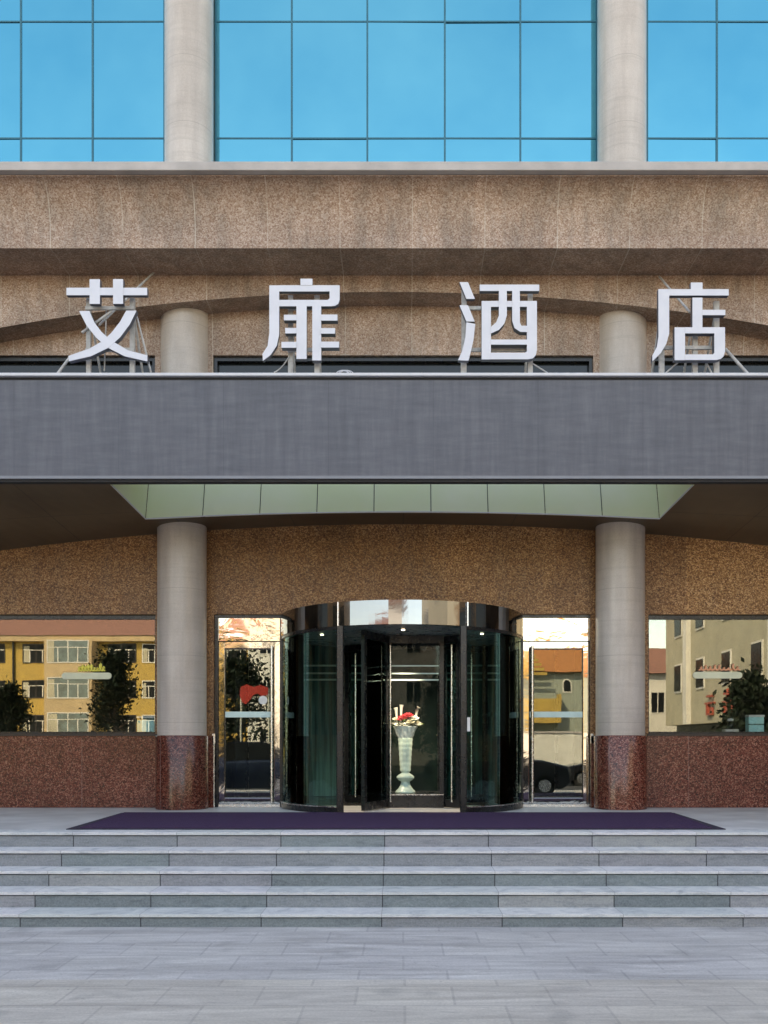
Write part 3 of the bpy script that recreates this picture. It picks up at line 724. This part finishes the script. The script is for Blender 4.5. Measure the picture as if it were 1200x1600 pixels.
# ------------------------------------------------------------------ roof sign characters
SD = 10.86
def rect(a, b, c, d): return [(a, b), (c, b), (c, d), (a, d)]
CH = [
 (60, 400, 4., [rect(175, 198, 680, 245), rect(320, 145, 385, 300), rect(467, 145, 530, 300),
   [(255, 345), (320, 345), (350, 415), (395, 475), (450, 525), (560, 590), (682, 622), (682, 660), (540, 628), (430, 572), (360, 510), (300, 432)],
   [(550, 343), (615, 343), (572, 430), (512, 510), (440, 575), (330, 628), (192, 660), (188, 626), (320, 580), (408, 530), (460, 478), (510, 415)]],
   [(298, 325, 262), (570, 600, 262)], (225, 635), 'white sign character above the canopy, leftmost, two short uprights over crossed sweeping strokes'),
 (360, 400, 4., [[(243, 183), (305, 183), (305, 490), (290, 560), (252, 618), (203, 655), (200, 612), (232, 562), (243, 480)],
   rect(305, 183, 683, 222), [(683, 222), (683, 275), (674, 300), (655, 312), (630, 315), (305, 315), (305, 275), (608, 275), (620, 265), (620, 222)],
   rect(438, 143, 513, 184), rect(413, 313, 477, 645), rect(512, 313, 568, 655),
   rect(335, 370, 415, 405), rect(343, 453, 415, 487), rect(320, 540, 415, 577), rect(566, 370, 670, 408), rect(566, 455, 655, 490), rect(566, 540, 680, 577)],
   [(360, 390, 245), (525, 557, 245)], (330, 590), 'white sign character above the canopy, second from left, with three pairs of short side bars'),
 (660, 400, 4., [[(232, 163), (285, 163), (328, 268), (275, 268)], [(232, 308), (285, 308), (327, 410), (275, 410)],
   [(275, 415), (330, 425), (320, 520), (305, 590), (288, 655), (222, 652), (250, 590), (268, 510)],
   rect(358, 180, 730, 220), rect(370, 283, 428, 648), rect(427, 283, 715, 320),
   [(652, 319), (715, 319), (715, 590), (708, 622), (690, 642), (660, 648), (427, 648), (427, 607), (640, 607), (652, 598)],
   rect(427, 525, 653, 557),
   [(477, 219), (527, 219), (527, 375), (512, 425), (478, 465), (427, 488), (427, 447), (460, 418), (477, 375)],
   [(560, 219), (608, 219), (608, 420), (618, 440), (653, 440), (653, 480), (610, 478), (575, 455), (560, 410)]],
   [(245, 276, 200), (660, 690, 225)], (232, 700), 'white sign character above the canopy, third from left, with three slanted strokes beside a box'),
 (920, 400, 4.286, [rect(683, 177, 762, 223), rect(537, 222, 937, 265),
   [(465, 222), (538, 222), (538, 520), (518, 590), (482, 650), (425, 707), (425, 668), (455, 610), (466, 540)],
   rect(693, 280, 760, 482), rect(758, 362, 913, 398), rect(573, 480, 643, 700), rect(642, 480, 910, 521),
   [(838, 520), (910, 520), (910, 640), (900, 675), (880, 693), (850, 700), (642, 700), (642, 662), (828, 662), (838, 652)]],
   [(473, 507, 300), (697, 730, 300), (840, 875, 300)], (450, 905), 'white sign character above the canopy, rightmost, a sheltering stroke over a small box'),
]
for ci, (ox, oy, s, strokes, posts, rail, lab) in enumerate(CH):
    C = lambda q: (X(ox+q[0]/s, SD), Z(oy+q[1]/s, SD))
    xm = X(ox+450/s, SD)
    t = thing('sign_character', (xm, SD+.1, 5.963), lab, 'sign', 'white characters standing on the canopy')
    m = MB()
    for k, stq in enumerate(strokes):
        m.prism_y([C(q) for q in stq], SD-.002*k, SD+.06+.0015*k)
    o = obj('strokes', m, 'letter_side', t, mats=['letter_face'], fm=lambda p: 1 if p.normal.y < -.9 else 0)
    fr = MB(); d2 = SD+.13; sb = MB()
    for a, b, ytop in posts:
        x0, x1 = X(ox+a/s, d2), X(ox+b/s, d2); fr.box(x0, x1, d2, d2+.04, 5.964, Z(oy+ytop/s, d2))
        sb.tube([((x0+x1)/2, d2+.045, Z(oy+ytop/s, d2)-.1), ((x0+x1)/2, d2+.62, 5.97)], .014, 6)
    fr.box(X(ox+rail[0]/s, d2), X(ox+rail[1]/s, d2), d2-.03, d2+.039, 5.9635, 5.995)
    xa, xb = X(ox+posts[0][0]/s, d2), X(ox+posts[-1][1]/s, d2)
    for yy in ((590, 330) if ci != 3 else (618,)):
        z = Z(oy+yy/s, d2); fr.box(xa, xb, d2-.028, d2-.001, z-.02, z+.02)
    obj('support_frame', fr, 'stand_steel', t)
    obj('brace', sb, 'stand_steel', t)
    def wire(a, b, da, db, r=.009, sag=0):
        p0 = Vector((X(a[0], da), da, Z(a[1], da))); p1 = Vector((X(b[0], db), db, Z(b[1], db)))
        pts = [p0.lerp(p1, q/8)-Vector((0, 0, sag*4*(q/8)*(1-q/8))) for q in range(9)]
        obj('guy_wire', MB().tube(pts, r, 6), 'stand_steel', t)
    if ci == 0:
        wire((155, 508), (240, 426), 11.0, 12.55, .014); wire((108, 560), (90, 584), 10.98, 10.98, .016)
        wire((214, 495), (236, 582), 10.99, 11.1, .012); wire((166, 485), (163, 580), 11.05, 11.1, .008, .05)
        wire((128, 520), (175, 486), 10.98, 10.99, .016)
    if ci == 1: wire((452, 557), (428, 582), 10.98, 10.98, .007, .03)
    if ci == 2: wire((832, 568), (856, 583), 10.98, 11.0, .008)
    if ci == 3:
        wire((1078, 488), (1030, 432), 11.0, 12.55, .014); wire((1133, 545), (1170, 586), 10.99, 10.99, .018)
        wire((1060, 566), (1040, 583), 10.99, 10.99, .010); wire((1103, 566), (1112, 583), 10.99, 10.99, .010)
cc = MB(); 
pts = []
for k in range(60):
    a = k*.52; r = .05+.02*math.sin(k*.37); pts.append((X(538, 10.9)+.02*math.sin(k*.2)+r*math.cos(a)*1.3, 10.95+.03*math.sin(a*.7), 6.02+r*math.sin(a)*.8))
pts += [(X(560, 10.9), 10.93, 5.975), (X(575, 10.9), 10.92, 5.972)]
obj('cable_coil', cc.tube(pts, .006, 5), 'white_metal', None, 'small tangle of white cable on the canopy edge between the second and third characters', 'cable')

# ================================================================== ACROSS THE STREET (seen in the glass)
MY = 26.6
def VX(px, dv): return (px-HX)*dv/F
def VY(dv): return MY-dv
def facade_window(parent, x0, x1, y, z0, z1, frame='white_wall', nm='window', gl='far_pane'):
    wn = obj(nm, MB().box(x0, x1, y-.02, y+.05, z0, z0+.08).box(x0, x1, y-.02, y+.05, z1-.08, z1).box(x0, x0+.08, y-.02, y+.05, z0+.08, z1-.08)
             .box(x1-.08, x1, y-.02, y+.05, z0+.08, z1-.08).box((x0+x1)/2-.04, (x0+x1)/2+.04, y-.02, y+.04, z0+.08, z1-.08), frame, parent)
    obj('pane', MB().box(x0+.08, x1-.08, y-.02, y+.02, z0+.08, z1-.08), gl, wn)
    if x1-x0 > 1.6:
        zt = z0+(z1-z0)*.68; m = MB().box(x0+.08, (x0+x1)/2-.04, y+.021, y+.05, zt-.03, zt+.03).box((x0+x1)/2+.04, x1-.08, y+.021, y+.05, zt-.03, zt+.03)
        for q in (.26, .74): m.box(x0+(x1-x0)*q-.04, x0+(x1-x0)*q+.04, y+.022, y+.05, z0+.08, zt-.03)
        obj('sash', m, 'white_wall', wn)
        obj('blind', MB().box(x0+.1, x0+(x1-x0)*random.uniform(.15, .25), y+.021, y+.03, z0+.09, z1-.1-random.random()*.3), 'beige_wall', wn)
dv = 80; yb = VY(dv)
yb_ = thing('yellow_building', (-25, yb, 0), 'long yellow building with terracotta roof mirrored in the left window', 'building')
obj('wall', MB().box(VX(-160, dv), VX(436, dv), yb-10, yb, 0, Z(1000, dv)), 'yellow_wall', yb_)
obj('eave', MB().box(VX(-165, dv), VX(441, dv), yb-10.2, yb+.6, Z(1003, dv), Z(994, dv)), 'peach_wall', yb_)
x0, x1 = VX(-165, dv), VX(441, dv)
obj('roof', MB().add([(x0, yb+.7, Z(994, dv)), (x1, yb+.7, Z(994, dv)), (x1, yb-5, Z(962, dv)+.6), (x0, yb-5, Z(962, dv)+.6), (x0, yb-10.5, Z(994, dv)), (x1, yb-10.5, Z(994, dv))],
    [(0, 1, 2, 3), (3, 2, 5, 4), (0, 3, 4), (1, 5, 2)]), 'roof_tile', yb_)
rows = ((1006, 1036), (1063, 1091), (1117, 1145))
for (pa, pb) in ((-140, -100), (-85, -45), (-30, 8), (35, 78), (168, 213), (222, 262), (285, 325), (345, 385), (395, 430)):
    for (ya, ybb) in rows: facade_window(yb_, VX(pa, dv), VX(pb, dv), yb, Z(ybb, dv), Z(ya, dv), 'white_wall' if pa in (222, 285) else 'bronze_frame')
bx0, bx1 = VX(80, dv), VX(153, dv)
obj('stair_tower', MB().box(bx0, bx1, yb, yb+1.6, 0, Z(996, dv)-.5), 'peach_wall', yb_)
for (ya, ybb) in rows: facade_window(yb_, bx0+.25, bx1-.25, yb+1.6, Z(ybb+2, dv), Z(ya-3, dv), 'white_wall', 'window', 'pale_glass')
obj('downpipe', MB().tube([(VX(22, dv), yb+.12, 0), (VX(22, dv), yb+.12, Z(1003, dv))], .1, 8), 'black_frame', yb_)
rd = thing('signboard', (VX(398, 50), VY(50), -.08), 'red board on two posts mirrored in the left side door', 'sign')
obj('board', MB().prism_y([(VX(a, 50), Z(b_, 50)) for a, b_ in ((376, 1073), (386, 1069), (397, 1073), (408, 1070), (420, 1074), (419, 1086), (410, 1088), (403, 1083), (396, 1086), (391, 1094), (384, 1101), (378, 1098), (374, 1086))], VY(50), VY(50)+.1), 'red_paint', rd)
for a in (376, 420): obj('post', MB().tube([(VX(a, 50), VY(50)-.05, -.08), (VX(a, 50), VY(50)-.05, Z(1075, 50))], .05, 8), 'satin_steel', rd)
# small house with orange roof
dv = 66; y2 = VY(dv)
hs = thing('orange_roof_house', (VX(870, dv), y2, 0), 'grey green house with orange tiled roof mirrored in the right door', 'house')
obj('wall', MB().box(VX(700, dv), VX(985, dv), y2-8, y2, 0, Z(1048, dv)), 'grey_green_wall', hs)
a0, a1 = VX(690, dv), VX(995, dv)
obj('roof', MB().add([(a0, y2+.5, Z(1050, dv)), (a1, y2+.5, Z(1050, dv)), (a1-1.5, y2-4, Z(1012, dv)+.3), (a0+1.5, y2-4, Z(1012, dv)+.3), (a0, y2-8.5, Z(1050, dv)), (a1, y2-8.5, Z(1050, dv))],
    [(0, 1, 2, 3), (3, 2, 5, 4), (0, 3, 4), (1, 5, 2), (0, 4, 5, 1)]), 'orange_tile', hs)
for k in range(5): obj('awning_slat', MB().box(VX(800-2*k, dv), VX(835+4*k, dv), y2+.55+.12*k, y2+.63+.12*k, Z(1026+7*k, dv)-.12, Z(1026+7*k, dv)+.08), 'yellow_wall', hs)
for pc in (745, 886, 945):
    c = VX(pc, dv); w_ = .36; z0, z1 = Z(1082, dv), Z(1068, dv)
    arc = [(c-w_, z0), (c+w_, z0)]+[(c+w_*math.cos(R(15*k)), z1+w_*math.sin(R(15*k))) for k in range(13)]
    arc2 = [(c-w_*.75, z0+.1), (c+w_*.75, z0+.1)]+[(c+w_*.75*math.cos(R(15*k)), z1+w_*.75*math.sin(R(15*k))) for k in range(13)]
    wn = obj('window', MB().prism_y(arc, y2-.05, y2+.05), 'white_wall', hs); obj('pane', MB().prism_y(arc2, y2+.051, y2+.07), 'far_pane', wn)
px0, px1 = VX(815, dv), VX(872, dv)
obj('balcony', MB().box(px0, px1, y2, y2+1.2, Z(1130, dv), Z(1124, dv)).box(px0, px1, y2+1.1, y2+1.2, Z(1124, dv), Z(1092, dv)).box(px1-.15, px1, y2, y2+1.1, Z(1124, dv), Z(1085, dv)), 'yellow_wall', hs)
dv = 47; y3 = VY(dv)
gw = thing('boundary_wall', (VX(860, dv), y3, 0), 'low cream boundary wall mirrored in the right door behind parked cars', 'wall')
obj('wall', MB().box(VX(700, dv), VX(960, dv), y3-.24, y3, -.08, Z(1146, dv)), 'white_wall', gw)
obj('coping', MB().box(VX(700, dv)-.05, VX(960, dv)+.05, y3-.3, y3+.06, Z(1146, dv), Z(1143, dv)), 'lip_metal', gw)
# central white houses (seen in the curved header)
ch = thing('white_house', (2, -44, 0), 'white house with terracotta roof mirrored in the door header', 'house')
obj('wall', MB().box(-12, 2.5, -54, -45, 0, 12.2), 'white_wall', ch)
obj('roof', MB().add([(-12.5, -44.5, 12.2), (3, -44.5, 12.2), (1, -49.5, 15.0), (-10.5, -49.5, 15.0), (-12.5, -54.5, 12.2), (3, -54.5, 12.2)], [(0, 1, 2, 3), (3, 2, 5, 4), (0, 3, 4), (1, 5, 2), (0, 4, 5, 1)]), 'roof_tile', ch)
for xx in (-10.5, -7.5, -4.5, -1.5, .8):
    for zz in (1.2, 4.8, 8.6): facade_window(ch, xx-.6, xx+.6, -45, zz, zz+1.7)
# beige building on the right
bb = thing('beige_building', (22, -25, 0), 'beige rendered building with red characters mirrored in the right window', 'building')
obj('wall', MB().box(18, 34, -37, -9, 2.9, 17), 'beige_wall', bb)
obj('base', MB().box(18.6, 33.4, -36.5, -9.5, 0, 2.9), 'far_pane', bb)
for yy in (-34, -29.5, -25, -20.5, -16, -11.8):
    for zz in (5.0, 8.6, 12.2):
        wn = obj('window', MB().box(17.93, 18.0, yy-.75, yy+.75, zz, zz+1.9), 'white_wall', bb)
        obj('pane', MB().box(17.88, 17.929, yy-.62, yy+.62, zz+.12, zz+1.78), 'far_pane', wn)
for yy in (-31.8, -18.2): obj('pilaster', MB().box(17.7, 18, yy-.35, yy+.35, 2.9, 17), 'white_wall', bb)
for yy, sg in ((-27.5, 0), (-24.5, 1)):
    m = MB(); xx = 17.86
    S = [(-.6, .6, 1.5, 1.62), (-.8, .8, .95, 1.08), (-.1, .05, .2, 1.9), (-.6, -.45, .1, .8), (.35, .5, .1, .8), (-.45, .35, .1, .22)] if sg else [(-.5, .5, 1.5, 1.65), (-.75, .75, 1.0, 1.14), (-.5, -.3, .35, 1.0), (-.5, .4, .2, .34), (.2, .4, .35, .75)]
    for k, (a, b, c, d_) in enumerate(S): m.box(xx-.05-.002*k, xx+.1, yy+a, yy+b, 3.2+c*.8, 3.2+d_*.8)
    obj('sign_character', m, 'red_sign', bb)
wh = thing('white_annex', (24, -52, 0), 'white annex with pitched roof mirrored beside the right column', 'building')
obj('wall', MB().box(19.5, 30, -58, -50, 0, 7.5), 'white_wall', wh)
obj('roof', MB().add([(19, -49.5, 7.5), (30.5, -49.5, 7.5), (30.5, -54, 10), (19, -54, 10), (19, -58.5, 7.5), (30.5, -58.5, 7.5)], [(0, 1, 2, 3), (3, 2, 5, 4), (0, 3, 4), (1, 5, 2), (0, 4, 5, 1)]), 'roof_tile', wh)
for xx in (21, 24, 27): facade_window(wh, xx-.6, xx+.6, -50, 4.2, 6)
# trees
def tree(x, y, h_, rad, base, mat, label, conifer=False, n_=3200, seed=1):
    rnd = random.Random(seed); t = thing('tree', (x, y, 0), label, 'tree')
    tk = MB().tube([(x, y, -.05), (x+.05, y, h_*.4), (x, y+.05, h_*.8)], [.18, .13, .05], 8)
    for k in range(7):
        a = rnd.uniform(0, 6.28); z = base+(h_-base)*rnd.uniform(.05, .6)
        tk.tube([(x, y, z), (x+rad*.6*math.cos(a), y+rad*.6*math.sin(a), z+rad*.35)], [.06, .02], 5)
    obj('trunk', tk, 'bark', t)
    m = MB(); cl = []
    for k in range(46):
        q = rnd.random(); a = rnd.uniform(0, 6.28)
        rr_ = rad*((1-q)*.85 if conifer else .75*math.sin(math.pi*min(.98, q*.8+.18)))*rnd.uniform(.4, 1)
        cl.append(Vector((x+rr_*math.cos(a), y+rr_*math.sin(a), base+(h_-base)*q)))
    for k in range(n_):
        c = rnd.choice(cl)+Vector((rnd.gauss(0, 1), rnd.gauss(0, 1), rnd.gauss(0, .8)))*rad*.2
        u = Vector((rnd.gauss(0, 1), rnd.gauss(0, 1), rnd.gauss(0, 1))).normalized(); v_ = u.orthogonal().normalized(); sz_ = rnd.uniform(.07, .2)
        m.add([c, c+u*sz_+v_*sz_*.5, c+u*sz_*2, c+u*sz_-v_*sz_*.5], [(0, 1, 2, 3)])
    obj('crown', m, mat, t)
def vt(px, dv, ytop, rad, base, mat, label, conifer, seed): tree(VX(px, dv), VY(dv), Z(ytop, dv), rad, base, mat, label, conifer, 6000, seed)
vt(15, 62, 1075, 1.5, 1.6, 'leaf_dark', 'small dark round tree mirrored at the far left of the left window', False, 2)
vt(178, 60, 1026, 2.3, .4, 'leaf_dark', 'tall dark conifer mirrored in the middle of the left window', True, 3)
vt(1170, 42, 1058, 1.9, .8, 'leaf_dark', 'dark conifer mirrored at the right end of the right window', True, 5)
vt(375, 56, 1035, 3.0, .6, 'leaf_dark', 'dark broad tree mirrored in the left side door', False, 6)
vt(700, 62, 1060, 2.4, 1.2, 'leaf_dark', 'dark broad tree mirrored in the revolving door glass', False, 8)
vt(560, 50, 1080, 2.0, 1.0, 'leaf_mid', 'light green tree mirrored in the revolving door glass', False, 9)
# cars
def car(x0, yc, mat, label, flip=False, L=4.6, HS=1.0):
    W = .88; t = thing('parked_car', (x0+L/2, yc, GZ if yc > -5.5 else -.08), label, 'car'); g = ORG[t.name].z
    fx = (lambda u: x0+L-u) if flip else (lambda u: x0+u)
    sk = L/4.6
    low = [(0, .35), (0, .62), (.10, .78), (.9, .93), (1.25, .95), (3.7, .98), (4.45, .92), (4.6, .70), (4.6, .35), (4.3, .22), (.3, .22)]
    cab = [(1.2, .94), (1.95, 1.40), (2.3, 1.46), (3.2, 1.46), (3.6, 1.38), (4.25, .96)]
    def loft(prof, secs):
        v = []; f = []; n_ = len(prof)
        mx = sum(p[0] for p in prof)/n_; mz = min(p[1] for p in prof)
        for (yy, s, tz) in secs:
            for (a, b) in prof: v.append((fx((mx+(a-mx)*s)*sk), yc+yy, g+(mz+(b-mz)*tz)*(HS if b > .3 else 1)))
        for i in range(len(secs)-1):
            for k in range(n_): f.append((i*n_+k, i*n_+(k+1) % n_, (i+1)*n_+(k+1) % n_, (i+1)*n_+k))
        f += [tuple(range(n_)), tuple(range(len(secs)*n_-1, (len(secs)-1)*n_-1, -1))]
        return MB().add(v, f)
    obj('body', loft(low, [(-W, .97, .93), (-W+.08, 1, 1), (W-.08, 1, 1), (W, .97, .93)]), mat, t, bevel=.03)
    obj('glasshouse', loft(cab, [(-W+.18, .93, .97), (-W+.28, .97, 1), (W-.28, .97, 1), (W-.18, .93, .97)]), 'far_pane', t)
    obj('roof_panel', loft([(1.95, 1.41), (2.3, 1.475), (3.2, 1.475), (3.6, 1.39), (3.2, 1.45), (2.3, 1.45)], [(-W+.2, .96, 1), (W-.2, .96, 1)]), mat, t)
    for u in (.85, 3.75):
        for sd in (-1, 1):
            xx = fx(u*sk); yy = yc+sd*(W-.1)
            wh_ = obj('wheel', MB().tube([(xx, yy-.1, g+.32), (xx, yy+.1, g+.32)], .32, 24), 'tyre', t)
            obj('rim', MB().tube([(xx, yy+sd*.101-.005, g+.32), (xx, yy+sd*.101+.005, g+.32)], .2, 16), 'satin_steel', wh_)
    for sd in (-1, 1):
        obj('headlight', MB().box(*sorted((fx(.02*sk-.02), fx(.22*sk))), yc+sd*.62-.18, yc+sd*.62+.18, g+.64, g+.74), 'white_card', t, bevel=.02)
        obj('mirror', MB().box(*sorted((fx(1.5*sk), fx(1.62*sk))), yc+sd*(W+.02)-.07, yc+sd*(W+.02)+.07, g+.98, g+1.1), mat, t, bevel=.02)
car(-7.6, -3.2, 'car_blue', 'dark blue car parked behind the camera, mirrored in the left side door', False, 4.6, 1.15)
car(.65, -3.1, 'car_black', 'black car parked behind the camera, mirrored low in the right side door', True, 4.6, 1.2)
car(6.6, -13.0, 'car_black', 'second black car further back, mirrored in the right side door')
car(17.0-2.2, -10.0, 'car_black', 'black car mirrored in the right window below the beige building', True, 4.2)
